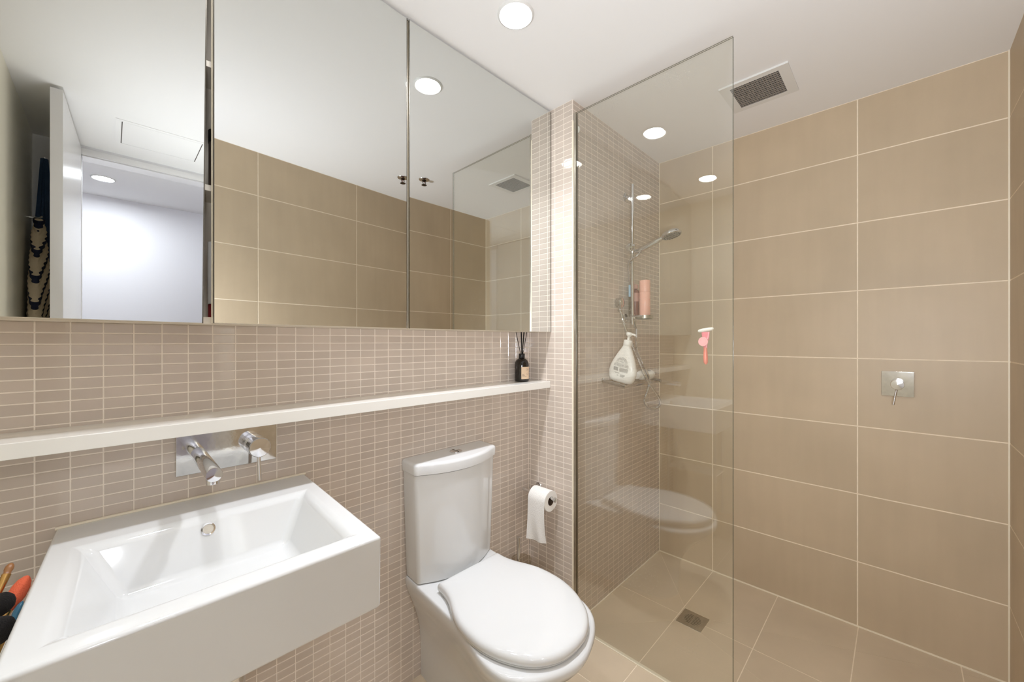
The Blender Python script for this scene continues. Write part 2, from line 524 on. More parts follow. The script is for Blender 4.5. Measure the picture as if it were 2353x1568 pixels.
# pale metal angle on the pilaster corner
tag(struct(abox('trim_3', (XP - 0.001, YS - 0.003, 0.0), (XP + 0.006, YS + 0.004, 2.262), M['silicone'], None, 0.0008)), 'pale corner angle on the pilaster beside the glass')
# sealant lines in the two mosaic corners
bm = bm_new(); box(bm, (XR - 0.004, YS - 0.004, 0), (XR + 0.001, YS + 0.001, CEIL)); box(bm, (XR - 0.004, YF - 0.001, 0), (XR + 0.001, YF + 0.004, CEIL))
box(bm, (XR - 0.005, YF, -0.001), (XR + 0.001, YS, 0.005)); box(bm, (XG, YS - 0.005, -0.001), (XR, YS + 0.001, 0.005))
struct(obj('trim_4', bm, M['silicone']), 'pale sealant bead in the shower corners')

# ------------------------------------------------------------------ ceiling fittings
def downlight(x, y, glow, label, watts=0.0, name='downlight'):
    t = empty(name, label, 'ceiling light', None, (x, y, CEIL))
    bm = bm_new(); lathe(bm, [(0.0505, 0.0), (0.0505, 0.004), (0.054, 0.006), (0.060, 0.003), (0.061, 0.0)], (0, 0, 0), (0, 0, -1), 40, False)
    obj('trim_ring', bm, M['white_metal'], t, 50)
    bm = bm_new(); lathe(bm, [(0.049, 0.0005), (0.049, 0.003)], (0, 0, 0), (0, 0, -1), 40)
    obj('lamp_face', bm, glow, t, 50)
    if watts:      # the reflector inside throws most of the light downwards
        l = bpy.data.lights.new('downlight_beam', 'AREA'); l.shape = 'DISK'; l.size = 0.09
        l.energy = watts; l.spread = math.radians(BEAM); l.color = (0.94, 0.975, 1.05)
        o = bpy.data.objects.new('downlight_beam', l); o.location = (0, 0, -0.0045); o.parent = t; COL.objects.link(o)
    return t
downlight(0.940, 0.905, M['lamp'], 'round downlight in the ceiling directly over the toilet, the one seen directly', 5.9)
downlight(0.140, 0.905, M['lamp_low'], 'round bathroom downlight above the basin, seen only as a reflection in the shower glass', 1.9)
downlight(-0.034, -1.437, M['hall_lamp'], 'round hall downlight beyond the doorway, seen in the left mirror door')

v = empty('ceiling_vent', 'square white-framed exhaust vent in the ceiling above the shower', 'vent', None, (1.9475, 0.429, CEIL))
bm = bm_new()
def ring_frame(bm, X0, X1, Y0, Y1, x0, x1, y0, y1, z0, z1):
    box(bm, (X0, Y0, z0), (X1, y0, z1)); box(bm, (X0, y1, z0), (X1, Y1, z1)); box(bm, (X0, y0, z0), (x0, y1, z1)); box(bm, (x1, y0, z0), (X1, y1, z1))
ring_frame(bm, -.118, .118, -.124, .124, -.09, .09, -.088, .088, -0.007, 0)
obj('frame', bm, M['white_metal'], v)
bm = bm_new()
for i in range(13):
    x = -.09 + .18 * i / 12
    box(bm, (x - .0012, -.088, -0.0062), (x + .0012, .088, -0.0015))
for i in range(19):
    y = -.088 + .176 * i / 18
    box(bm, (-.09, y - .001, -0.0058), (.09, y + .001, -0.0018))
o = obj('grille', bm, M['grille'], v); o['kind'] = 'stuff'
abox('back_plate', (-.09, -.088, -0.0012), (.09, .088, -0.0002), M['dark'], v)

t = empty('sprinkler_head', 'small dark fire sprinkler hanging from the ceiling, seen twice in the mirror', 'sprinkler', None, (1.471, 0.058, CEIL))
bm = bm_new(); lathe(bm, [(0.0, 0), (0.036, 0), (0.034, 0.003), (0.02, 0.006), (0.0, 0.007)], (0, 0, 0), (0, 0, -1), 28, False); obj('rose', bm, M['chrome'], t, 40)
bm = bm_new(); lathe(bm, [(0.013, 0.004), (0.014, 0.010), (0.009, 0.014)], (0, 0, 0), (0, 0, -1), 16); obj('body', bm, M['brass'], t, 40)
bm = bm_new()
for s in (-1, 1): tube(bm, [(s * .010, 0, -.012), (s * .011, 0, -.024), (s * .003, 0, -.036)], .002, 8)
obj('frame_arm', bm, M['brass'], t, 40)
bm = bm_new(); lathe(bm, [(0.017, 0.036), (0.018, 0.038), (0.004, 0.039)], (0, 0, 0), (0, 0, -1), 16); obj('deflector', bm, M['brass'], t, 40)
cyl('bulb', (0, 0, -.013), (0, 0, -.035), .0018, M['red'], t, 8)

t = empty('access_panel', 'square white access hatch flush in the ceiling near the door, seen in the left mirror', 'hatch', None, (0.197, -0.54, CEIL))
bm = bm_new(); ring_frame(bm, -.18, .18, -.172, .172, -.158, .158, -.15, .15, -0.0025, 0); obj('frame', bm, M['paint'], t)
abox('panel', (-.155, -.147, -0.002), (.155, .147, 0.0), M['paint'], t)
for s in (-1, 1): abox('gap_shade_strip', (s * .1565 - .0018, -.148, -.0027), (s * .1565 + .0018, .148, -.0002), M['ink'], t)  # dark strips put the shade of the hatch gap into colour

# ------------------------------------------------------------------ mirror cabinet and shelf
cab = empty('mirror_cabinet', 'wall-wide mirror cabinet reaching the ceiling above basin and toilet', 'cabinet', None, (0, 0, 0))
ZB, ZT = 1.3175, 2.3465
bm = bm_new()
YC = YM + 0.021
box(bm, (XL + 0.001, YC, ZB), (XP - 0.001, YB - 0.001, ZB + 0.016))
box(bm, (XL + 0.001, YC, ZT - 0.016), (XP - 0.001, YB - 0.001, ZT - 0.001))
box(bm, (XL + 0.001, YB - 0.008, ZB + 0.016), (XP - 0.001, YB - 0.001, ZT - 0.016))
for x in (XL + 0.001, 0.10, 0.70, XP - 0.017): box(bm, (x, YC, ZB + 0.016), (x + 0.016, YB - 0.008, ZT - 0.016))
obj('carcass', bm, M['board'], cab)
abox('painted_gap_shade', (XL + 0.001, YM + .012, ZT), (XP - 0.001, YB - 0.001, CEIL - .0005), M['dark'], cab)  # solid strip below the ceiling, the gap's shade given as near-black colour
for z in (1.640, 1.940): abox('inner_shelf', (0.117, YC + 0.004, z), (0.699, YB - 0.009, z + 0.014), M['board'], cab)
def door(x0, x1, hinge_x, rot_z, rot_y=0.0, y=YM):
    bm = bm_new(); box(bm, (x0 - hinge_x, 0.004, ZB - 1.8), (x1 - hinge_x, 0.019, ZT - 1.8))
    d = obj('mirror_door', bm, M['board'], cab)
    d.location = (hinge_x, y, 1.8); d.rotation_euler = (0, rot_y, rot_z)
    bm = bm_new(); box(bm, (x0 - hinge_x, 0.0, ZB - 1.8 + 0.001), (x1 - hinge_x, 0.004, ZT - 1.8 - 0.001))
    obj('mirror_glass', bm, M['mirror'], d)
    for x in (x0 - hinge_x, x1 - hinge_x - .0022):
        bm = bm_new(); box(bm, (x, -0.0006, ZB - 1.8), (x + .0022, -0.0001, ZT - 1.8)); obj('edge_strip', bm, M['steel_dark'], d)
    return d
door(XL + 0.003, 0.157, 0.157, 0.0, math.radians(0.5))
door(0.1665, 0.6895, 0.6895, math.radians(2.9), 0.0, 1.1635)
door(0.6955, XP - 0.002, XP - 0.002, 0.0, 0.0, 1.163)

sh = abox('wall_shelf', (XL + 0.001, YM, 1.0566), (XP - 0.0005, YB - 0.0005, 1.0875), M['shelf'], None, 0.0018)
tag(sh, 'long white ledge shelf running below the mirror cabinet', 'shelf')
# things glimpsed in the cabinet gap
t = empty('toiletry_tube', 'white and red tube standing inside the cabinet gap, lowest shelf', 'tube', None, (0.19, 1.235, ZB + 0.0165))
cyl('body', (0, 0, 0.035), (0, 0, 0.19), 0.02, M['white_plastic'], t); cyl('cap', (0, 0, 0.0), (0, 0, 0.034), 0.019, M['red'], t)
t = empty('toiletry_jar', 'dark jar inside the cabinet gap, middle shelf', 'jar', None, (0.20, 1.235, 1.6545))
cyl('body', (0, 0, 0), (0, 0, 0.12), 0.028, M['dark_board'], t); cyl('lid', (0, 0, 0.1205), (0, 0, 0.15), 0.029, M['black'], t)

# reed diffuser
t = empty('reed_diffuser', 'black reed diffuser bottle with cream label at the shelf end', 'diffuser', None, (1.347, 1.258, 1.0878))
bm = bm_new()
lathe(bm, [(0.030, 0), (0.0325, 0.002), (0.033, 0.006), (0.033, 0.078), (0.0315, 0.088), (0.027, 0.097), (0.020, 0.104), (0.0135, 0.107), (0.0125, 0.112)], (0, 0, 0), (0, 0, 1), 36)
obj('bottle', bm, M['black_glass'], t, 45)
bm = bm_new(); lathe(bm, [(0.0135, 0.108), (0.0145, 0.109), (0.0145, 0.1285), (0.0135, 0.1295), (0.006, 0.1295)], (0, 0, 0), (0, 0, 1), 28); obj('collar', bm, M['black'], t, 45)
for i, (dx, dy) in enumerate(((-.046, -.006), (-.018, -.012), (.004, .004), (.014, -.004), (.020, .006), (.036, .0), (.030, .012))):
    bm = bm_new(); tube(bm, [(dx * .08, dy * .08, 0.112), (dx, dy, 0.232)], .0015, 6); obj('reed', bm, M['reed'], t)
# label wraps the front
AZ0, AZ1 = math.radians(-141), math.radians(-57)
bm = bm_new()
def on_cyl(a, z, r): return (r * math.cos(a), r * math.sin(a), z)
n = 18
lo = [bm.verts.new(on_cyl(AZ0 + (AZ1 - AZ0) * i / n, 0.0125, 0.0333)) for i in range(n + 1)]
hi = [bm.verts.new(on_cyl(AZ0 + (AZ1 - AZ0) * i / n, 0.069, 0.0333)) for i in range(n + 1)]
for i in range(n): bm.faces.new((lo[i], lo[i + 1], hi[i + 1], hi[i]))
lab = obj('label', bm, M['label_cream'], t, 60)
def stroke(bm, pts, r0, z0, scale, rad, wd):
    """pen stroke wrapped on a cylinder, pts in label units"""
    P = [on_cyl(r0 + x * scale / rad, z0 + y * scale, rad) for x, y in pts]
    tube(bm, P, wd, 5)
bm = bm_new()
Ow = [[(0.9, 1.7), (0.45, 1.6), (0.15, 1.0), (0.2, 0.4), (0.55, 0.0), (0.95, 0.4), (1.05, 1.0), (0.85, 1.6), (0.55, 1.75)], [(0.95, 0.5), (1.25, 0.9), (1.35, 0.6), (1.6, 1.0), (1.75, 0.75), (2.05, 1.25), (2.2, 1.05)]]
Co = [[(0.75, 1.5), (0.4, 1.3), (0.1, 0.8), (0.25, 0.2), (0.55, 0.0), (0.9, 0.35), (1.1, 0.75)], [(1.05, 0.8), (1.2, 1.0), (1.35, 0.75), (1.1, 0.6)], [(1.3, 0.7), (1.7, 0.95), (2.1, 1.3), (2.4, 1.35)], [(1.3, 1.7), (1.5, 2.0), (1.75, 2.0)]]
for st in Ow: stroke(bm, st, math.radians(-98), 0.0505, 0.0066, 0.0334, 0.00028)
for st in Co: stroke(bm, st, math.radians(-98), 0.0305, 0.0066, 0.0334, 0.00028)
for z, l in ((0.0355, 0.010), (0.0295, 0.0125), (0.0240, 0.022)):
    stroke(bm, [(0, 0), (l * .33, 0), (l * .66, 0), (l, 0)], math.radians(-134), z, 1.0, 0.0334, 0.0006)
obj('lettering', bm, M['ink'], lab)

# ------------------------------------------------------------------ basin
bas = empty('wall_basin', 'white rectangular ceramic basin fixed to the mosaic wall', 'basin', None, (0, 0, 0))
def sx(x, y): return x - 0.040 * (YB - y)     # sides run slightly skew to the wall
ZR = 0.868
def P(x, y, z): return (sx(x, y), y, z)
bm = bm_new()
xl, xr, yb, yf = -0.083, 0.4186, YB - 0.0008, 0.772
out_t = [P(xl, yf, ZR), P(xr, yf, ZR), P(xr, yb, ZR), P(xl, yb, ZR)]
out_b = [P(xl, yf + .004, .717), P(xr, yf + .004, .717), P(xr, yb, .717), P(xl, yb, .717)]
in_t = [P(-.034, .828, ZR), P(.373, .828, ZR), P(.373, 1.150, ZR), P(-.034, 1.150, ZR)]
in_b = [P(.030, .872, .766), P(.318, .872, .766), P(.318, 1.100, .764), P(.022, 1.100, .764)]
V4 = lambda L: [bm.verts.new(p) for p in L]
a, b, c, d = V4(out_t), V4(out_b), V4(in_t), V4(in_b)
for i in range(4):
    j = (i + 1) % 4
    bm.faces.new((b[i], b[j], a[j], a[i])); bm.faces.new((a[i], a[j], c[j], c[i])); bm.faces.new((c[i], c[j], d[j], d[i]))
bm.faces.new(d); bm.faces.new(list(reversed(b)))
bmesh.ops.recalc_face_normals(bm, faces=bm.faces[:])
inner = set(c) | set(d)
e_in = [e for e in bm.edges if e.verts[0] in inner and e.verts[1] in inner]
e_out = [e for e in bm.edges if e not in e_in and not (e.verts[0] in inner or e.verts[1] in inner)]
bmesh.ops.bevel(bm, geom=e_in, offset=0.016, segments=5, profile=0.5, affect='EDGES')
e_out = [e for e in bm.edges if e.is_valid and all(abs(v.co.z - ZR) < 1e-5 or abs(v.co.z - .717) < 1e-5 for v in e.verts) and len(e.link_faces) == 2 and e.calc_face_angle(0) > 0.6]
bmesh.ops.bevel(bm, geom=e_out, offset=0.0065, segments=4, profile=0.5, affect='EDGES')
weighted(obj('bowl', bm, M['ceramic'], bas, 50))
ov = Vector((0.158, 1.1372, 0.842)); ov_n = Vector((0, -0.9, 0.436)).normalized()
bm = bm_new(); lathe(bm, [(0.0135, -0.002), (0.0135, 0.0015), (0.0105, 0.002), (0.010, -0.001)], ov, ov_n, 28, False); obj('overflow_ring', bm, M['chrome'], bas, 40)
bm = bm_new(); lathe(bm, [(0.0101, -0.0008), (0.0101, 0.0002)], ov, ov_n, 24); obj('overflow_hole', bm, M['steel'], bas, 40)
bm = bm_new(); lathe(bm, [(0.030, 0.0), (0.031, 0.002), (0.027, 0.0045), (0.0, 0.006)], (0.16, 0.985, 0.7652), (0, 0, 1), 28, False); obj('waste_cover', bm, M['ceramic'], bas, 40)
bm = bm_new()
tube(bm, [(sx(xl, yb) - 0.001, YB - .003, ZR + .001), (sx(xr, yb) + .001, YB - .003, ZR + .001)], 0.0035, 8)
obj('sealant_bead', bm, M['silicone'], bas, 40)
t = empty('waste_trap', 'chrome waste pipe dropping from under the basin', 'pipe', None, (0.2155, 1.215, 0))
bm = bm_new(); tube(bm, [(0, 0, 0.716), (0, 0, 0.50)], 0.013, 16); obj('tail_pipe', bm, M['chrome'], t, 40)
bm = bm_new(); lathe(bm, [(0.013, .50), (0.03, .495), (0.032, .42), (0.028, .36), (0.0, .355)], (0, 0, 0), (0, 0, 1), 24); obj('trap_cup', bm, M['chrome'], t, 40)
bm = bm_new(); tube(bm, catmull([(0, 0, .47), (0, .03, .475), (0, .088, .475)], 4), 0.014, 16); obj('outlet_pipe', bm, M['chrome'], t, 40)

# basin mixer
t = empty('basin_mixer', 'wall mounted chrome basin mixer, long plate with spout and lever', 'tap', None, (0, 0, 0))
bm = bm_new(); box(bm, (0.115, YB - .0065, .9325), (0.3400, YB - .0002, 1.034), .0012, 2); weighted(obj('wall_plate', bm, M['dull_chrome'], t, 50))
bm = bm_new(); lathe(bm, [(0.0155, 0), (0.0158, .001), (0.0158, .222), (0.0150, .2235), (0.0, .224)], (0.160, YB - .0066, .9835), (0, -1, -0.012), 36, False); obj('spout', bm, M['chrome'], t, 35)
bm = bm_new(); lathe(bm, [(0.0125, 0.013), (0.0125, .024), (0.0105, .0245)], (0.160, 1.094, .9815), (0, 0, -1), 28); obj('outlet_ring', bm, M['chrome'], t, 35)
bm = bm_new(); lathe(bm, [(0.0262, 0), (0.0262, .010), (0.0250, .0105), (0.0250, .013), (0.0262, .0135), (0.0262, .020), (0.0250, .0205), (0.0250, .023), (0.0262, .0235), (0.0262, .060), (0.0245, .0625), (0.0, .063)], (0.2845, YB - .0066, .9865), (0, -1, 0), 40, False); kn = obj('control_knob', bm, M['chrome'], t, 30)
bm = bm_new(); tube(bm, [(0.2845, 1.252, .962), (0.2845, 1.240, .897)], .0047, 14); obj('lever', bm, M['chrome'], kn, 40)

# ------------------------------------------------------------------ toilet
XC = 0.944
toi = empty('toilet', 'white close-coupled ceramic toilet with closed lid against the mosaic wall', 'toilet', None, (XC, YB, 0))
# local frame: x sideways, y = -(distance from wall)
def sup(a, b, n, y0, k=24):
    """front half outline, super-ellipse from +x to -x"""
    out = []
    for i in range(k + 1):
        th = PI * i / k
        c, s = math.cos(th), math.sin(th)
        out.append((a * math.copysign(abs(c) ** (2 / n), c), -(y0 + b * abs(s) ** (2 / n))))
    return out
def outline(side, y0, b, n, k=24):
    """side: list of (distance, half width) from the back to y0; then a rounded front"""
    rt = [(w, -d) for d, w in side]
    fr = sup(side[-1][1], b, n, y0, k)[1:-1]
    return rt + [(side[-1][1], -y0)] * 0 + fr + [(-w, -d) for d, w in reversed(side)]
SK = 0.06      # the pan runs slightly skew to the wall
def smooth_outline(tab, n=44):
    """(distance from wall, half width) table -> closed ring points"""
    c = catmull([(w, -d, 0) for d, w in tab], 3)
    pts = [(p.x, p.y) for p in c]
    return pts[:-1] + [(0.0, pts[-1][1])] + [(-x, y) for x, y in reversed(pts[:-1])]
RIM = [(0.001, .178), (.10, .179), (.22, .179), (.32, .181), (.40, .193), (.48, .206), (.54, .205), (.585, .190), (.62, .164), (.65, .122), (.672, .072), (.684, .030), (.687, 0.0)]
FOOT = [(0.001, .112), (.08, .112), (.16, .112), (.24, .112), (.31, .112), (.37, .112), (.41, .110), (.445, .100), (.47, .085), (.49, .062), (.502, .038), (.508, .016), (.509, 0.0)]
LID = [(.168, .1425), (.20, .144), (.235, .150), (.265, .160), (.295, .173), (.33, .187), (.37, .197), (.42, .201), (.466, .199), (.505, .191), (.54, .179), (.575, .161), (.605, .141), (.632, .113), (.652, .080), (.665, .042), (.669, 0.0)]
def skew(pts, z): return [(x + SK * y, y, z) for x, y in pts]
rim_o, foot_o, lid_o = smooth_outline(RIM), smooth_outline(FOOT), smooth_outline(LID)
def pan_ring(z, w, sc=1.0):
    return skew([((a[0] * w + b[0] * (1 - w)) * sc, (a[1] * w + b[1] * (1 - w)) * (sc if a[1] < -.3 else 1)) for a, b in zip(rim_o, foot_o)], z)
rings = [pan_ring(z, w, sc) for z, w, sc in ((0.0, 0, 1), (.04, 0, 1), (.12, .02, 1), (.18, .09, 1), (.22, .20, 1), (.26, .36, 1), (.30, .58, 1), (.33, .76, 1), (.355, .90, 1), (.375, .975, 1), (.388, 1, 1), (.396, 1, .997), (.4015, 1, .99), (.404, 1, .978), (.405, 1, .96))]
bm = bm_new(); loft(bm, rings); pan = obj('pan', bm, M['ceramic'], toi, 50)
def lid_ring(z, k):
    cy = -0.40
    out = []
    for x, y in lid_o:
        ky = k if y < cy else (k * .5 + .5)
        out.append((x * k, cy + (y - cy) * ky))
    return skew(out, z)
bm = bm_new(); loft(bm, [lid_ring(.4055, .955), lid_ring(.407, .975), lid_ring(.411, .978), lid_ring(.412, .965)]); obj('seat', bm, M['ceramic'], toi, 50)
rr = [(.4125, .965), (.4135, .985), (.4175, .999), (.425, 1.0), (.432, .992), (.4375, .972), (.4405, .945), (.4425, .90), (.4445, .80), (.446, .62), (.4468, .4), (.447, .2)]
bm = bm_new(); loft(bm, [lid_ring(z, k) for z, k in rr]); lid = obj('lid', bm, M['ceramic'], toi, 60)
for s in (-1, 1):
    bm = bm_new(); lathe(bm, [(0.009, 0), (0.009, .028)], (s * .075 - .024, -.160, .4148), (1, 0, 0), 16)
    obj('hinge', bm, M['ceramic'], toi, 40)
# cistern
def cis_ring(z, w, ds, df, r=0.018):
    pts = [(w, -0.004), (w, -(ds - r))]
    n = 16
    pts += [(w - r * (1 - math.cos(a)), -(ds - r) - r * math.sin(a)) for a in (0.4, 0.8, 1.2)]
    for i in range(n + 1):
        t = -1 + 2 * i / n
        x = -t * (w - r)
        pts.append((x, -(ds + (df - ds) * (1 - t * t))))
    pts += [(-(w - r * (1 - math.cos(a))), -(ds - r) - r * math.sin(a)) for a in (1.2, 0.8, 0.4)]
    pts += [(-w, -(ds - r)), (-w, -0.004)]
    return skew(pts, z)
bm = bm_new(); loft(bm, [cis_ring(.407, .168, .088, .136), cis_ring(.410, .174, .094, .142), cis_ring(.45, .177, .095, .144), cis_ring(.65, .184, .098, .148), cis_ring(.799, .188, .1, .150)])
obj('cistern', bm, M['ceramic'], toi, 45)
bm = bm_new(); loft(bm, [cis_ring(.8015, .189, .102, .152), cis_ring(.803, .193, .106, .157), cis_ring(.832, .1945, .107, .158), cis_ring(.838, .192, .105, .156), cis_ring(.8415, .187, .100, .150), cis_ring(.8425, .180, .094, .143)])
cl = obj('cistern_lid', bm, M['ceramic'], toi, 45)
bm = bm_new(); lathe(bm, [(0.025, 0), (0.025, .0025), (0.022, .004), (0.0215, .003)], (0.006, -.064, .8425), (0, 0, 1), 32, False); fb = obj('flush_button', bm, M['chrome'], toi, 40)
bm = bm_new(); lathe(bm, [(0.021, 0.0005), (0.0205, .0032), (0.0, .0042)], (0.006, -.064, .8425), (0, 0, 1), 32, False)
obj('button_face', bm, M['dull_chrome'], fb, 40)
bm = bm_new(); box(bm, (0.0055, -.0845, .8460), (.0065, -.0435, .8472)); obj('button_split', bm, M['dark'], fb)

# toilet brush
t = empty('toilet_brush', 'chrome toilet brush in a clear holder, behind the toilet in the corner', 'toilet brush', None, (1.290, 1.225, 0.0005))
bm = bm_new(); lathe(bm, [(0.046, 0), (0.046, .10), (0.046, .285), (0.044, .285), (0.044, .004)], (0.02, 0, 0), (0, 0, 1), 28); obj('holder', bm, M['clear'], t, 40)
cyl('handle', (0, 0, 0.11), (0, 0, 0.392), 0.0075, M['chrome'], t, 16, .002)
bm = bm_new(); lathe(bm, [(0.012, .02), (0.032, .03), (0.034, .09), (0.012, .11)], (0.0, 0, 0), (0, 0, 1), 20); obj('brush_head', bm, M['white_plastic'], t, 40)

# toilet roll holder and roll
t = empty('toilet_roll_holder', 'chrome toilet roll arm fixed to the mosaic pilaster', 'roll holder', None, (0, 0, 0))
bm = bm_new(); lathe(bm, [(0.017, 0), (0.017, .004), (0.015, .006), (0.0, .006)], (XP - .0002, 1.238, .580), (-1, 0, 0), 24, False); lathe(bm, [(0.006, 0.005), (0.006, .06)], (XP - .0002, 1.238, .575), (-1, 0, 0), 14); obj('wall_mount', bm, M['chrome'], t, 40)
bm = bm_new(); tube(bm, [(1.385, 1.284, .568), (1.385, 1.098, .568)], .0078, 18); bar = obj('bar', bm, M['chrome'], t, 40)
bm = bm_new(); lathe(bm, [(0.0098, 0), (0.0105, .001), (0.0105, .011), (0.0098, .012), (0, .012)], (1.385, 1.0985, .568), (0, -1, 0), 24, False); obj('end_cap', bm, M['chrome'], bar, 40)
t = empty('toilet_roll', 'white toilet roll on the chrome arm with a long loose sheet hanging', 'toilet roll', None, (1.385, 1.114, .5565))
bm = bm_new(); R, Ri, Lr = 0.046, 0.0195, 0.098
lathe(bm, [(Ri, 0.001), (R - .001, 0), (R, .001), (R, Lr - .001), (R - .001, Lr), (Ri, Lr - .001)], (0, 0, 0), (0, 1, 0), 48, False); obj('roll', bm, M['paper'], t, 30)
bm = bm_new(); lathe(bm, [(Ri + .0002, 0.0005), (Ri - .001, 0.0005), (Ri - .001, Lr - .0005), (Ri + .0002, Lr - .0005)], (0, 0, 0), (0, 1, 0), 32, False); obj('core', bm, M['card'], t, 30)
bm = bm_new()
nu, nv = 12, 26
grid = []
for i in range(nv + 1):
    s = i / nv
    row = []
    for j in range(nu + 1):
        w = j / nu
        if s < 0.3:
            a = PI * (0.5 + 0.5 * s / 0.3)
            x, z = (R + .0012) * math.cos(a), (R + .0012) * math.sin(a)
        else:
            q = (s - .3) / .7
            z = -q * (0.182 + 0.012 * (w - .5) - .006 * w)
            x = -(R + .0012) - .004 * q + 0.006 * q * q * math.sin(w * 9 + q * 2) * (1 - w * .3) + (.010 * q ** 3) * (1 - w)
        row.append(bm.verts.new((x, 0.001 + (Lr - .002) * (w if s < .3 else w + (.04 * ((s - .3) / .7) ** 2) * (1 if w > .5 else -1)), z)))
    grid.append(row)
for i in range(nv):
    for j in range(nu):
        bm.faces.new((grid[i][j], grid[i][j + 1], grid[i + 1][j + 1], grid[i + 1][j]))
obj('loose_sheet', bm, M['paper'], t, 60)

# ------------------------------------------------------------------ shower
gl = empty('shower_screen', 'frameless clear glass shower screen standing out from the pilaster corner', 'shower screen', None, (0, 0, 0))
GX0, GX1, GY0, GY1, GZ = 1.4535, 1.4635, 0.395, YS - 0.004, 2.2945
abox('pane', (GX0, GY0 + .0006, 0.0035), (GX1, GY1, GZ - .0006), M['glass'], gl)
for x in (GX0, GX1 - .0024):
    bm = bm_new(); box(bm, (x, GY0, 0.0035), (x + .0024, GY0 + .0005, GZ)); box(bm, (x, GY0 + .0006, GZ - .0005), (x + .0024, GY1, GZ)); obj('polished_edge', bm, M['glass_edge'], gl)
bm = bm_new(); box(bm, (GX0 - .0035, GY1 - .010, 0.0035), (GX0 - .0005, GY1 + .003, GZ)); box(bm, (GX1 + .0005, GY1 - .010, 0.0035), (GX1 + .0035, GY1 + .003, GZ)); obj('wall_channel', bm, M['steel'], gl)
bm = bm_new(); box(bm, (GX0 - .003, GY0, 0.0003), (GX1 + .003, GY1, 0.0033)); obj('floor_seal', bm, M['silicone'], gl)
bm = bm_new(); lathe(bm, [(0.0, .009), (0.009, .008), (0.0125, .004), (0.013, 0)], (GX1 + .0005, 1.022, 2.222), (1, 0, 0), 24, False)
for vtx in bm.verts: vtx.co.z = 2.222 + (vtx.co.z - 2.222) * 1.15; vtx.co.y = 1.022 + (vtx.co.y - 1.022) * .55
obj('fixing_cap', bm, M['white_plastic'], gl, 40)

# floor drain
t = empty('floor_drain', 'square steel floor drain with slotted round grate in the shower', 'drain', None, (1.8635, .6728, 0))
bm = bm_new(); box(bm, (-.0575, -.055, -.004), (.0575, .055, .0004), .0006, 1); obj('plate', bm, M['steel'], t)
bm = bm_new(); lathe(bm, [(0.0425, 0.0003), (0.0425, .0012), (0.040, .0015), (0.0, .0015)], (0, 0, 0), (0, 0, 1), 36, False); gr = obj('grate', bm, M['steel'], t, 30)
for i in range(7):
    y = -.030 + i * .010
    hw = math.sqrt(.037 ** 2 - y * y) - .002
    for s in (-1, 1):
        bm = bm_new(); box(bm, (y - .0015, s * .0025, .00145), (y + .0015, s * hw, .0019), .0002, 1); obj('slot', bm, M['dark'], gr)

# rail, slider, handset
RX, RY = 1.923, 1.000
t = empty('shower_rail', 'vertical chrome shower rail on the mosaic shower wall', 'shower rail', None, (0, 0, 0))
bm = bm_new(); tube(bm, [(RX, RY, 1.362), (RX, RY, 2.10)], .0092, 20); obj('bar', bm, M['chrome'], t, 40)
for z in (2.040, 1.396):
    bm = bm_new(); lathe(bm, [(0.025, 0), (0.025, .003), (0.021, .006), (0.009, .008), (0.009, .04)], (RX, YS - .0003, z), (0, -1, 0), 28); obj('bracket', bm, M['chrome'], t, 40)
bm = bm_new(); lathe(bm, [(0.0155, -.022), (0.0165, -.020), (0.0165, .020), (0.0155, .022)], (RX, RY, 1.760), (0, 0, 1), 24); sl = obj('slider', bm, M['chrome'], t, 40)
bm = bm_new(); lathe(bm, [(0.010, 0), (0.010, .014), (0.019, .016), (0.020, .030), (0.017, .033), (0, .034)], (RX - .012, RY, 1.762), (-1, -.15, 0), 28, False); obj('slider_knob', bm, M['chrome'], sl, 40)
bm = bm_new(); lathe(bm, [(0.011, 0), (0.012, .022), (0.014, .026), (0.014, .04)], (RX, RY - .014, 1.742), (0.05, -1, .10), 24); obj('handset_cradle', bm, M['chrome'], sl, 40)
bm = bm_new(); box(bm, (RX - .012, RY - .060, 1.402), (RX + .075, RY - .004, 1.409), .002); lathe(bm, [(0.013, -.013), (0.013, .013)], (RX, RY, 1.403), (0, 0, 1), 20)
ring = []
obj('soap_dish_arm', bm, M['chrome'], t, 40)
bm = bm_new(); lathe(bm, [(0.040, 0), (0.043, .002), (0.045, .018), (0.043, .018), (0.041, .004), (0.0, .004)], (RX + .045, RY - .045, 1.392), (0, 0, 1), 32, False); obj('soap_dish', bm, M['steel'], t, 40)

hs = empty('shower_handset', 'chrome hand shower held out on the rail slider', 'hand shower', None, (0, 0, 0))
p0 = Vector((RX + .002, RY - .030, 1.742)); p1 = Vector((RX + .004, .842, 1.789))
bm = bm_new(); pts = [p0 + (p1 - p0) * s for s in (0, .04, .1, .5, .85, 1.0)]
tube(bm, pts, .01, 18, True, [.008, .0115, .012, .0125, .0125, .010]); obj('handle', bm, M['chrome'], hs, 40)
hc = Vector((RX + .004, .796, 1.800)); hn = Vector((0.0, -.26, -.97)).normalized()
bm = bm_new(); lathe(bm, [(0.0, -.020), (0.022, -.019), (0.040, -.012), (0.0475, -.002), (0.0475, .006), (0.044, .009)], hc, hn, 36, False)
tube(bm, [p1, hc - hn * .004 + Vector((0, .02, 0))], .011, 14); obj('head', bm, M['chrome'], hs, 45)
bm = bm_new(); lathe(bm, [(0.0445, .0085), (0.043, .0105), (0.0, .011)], hc, hn, 36, False); fc = obj('spray_face', bm, M['grille'], hs, 45)
bm = bm_new()
d_, u_, w_ = frame_of(hn)
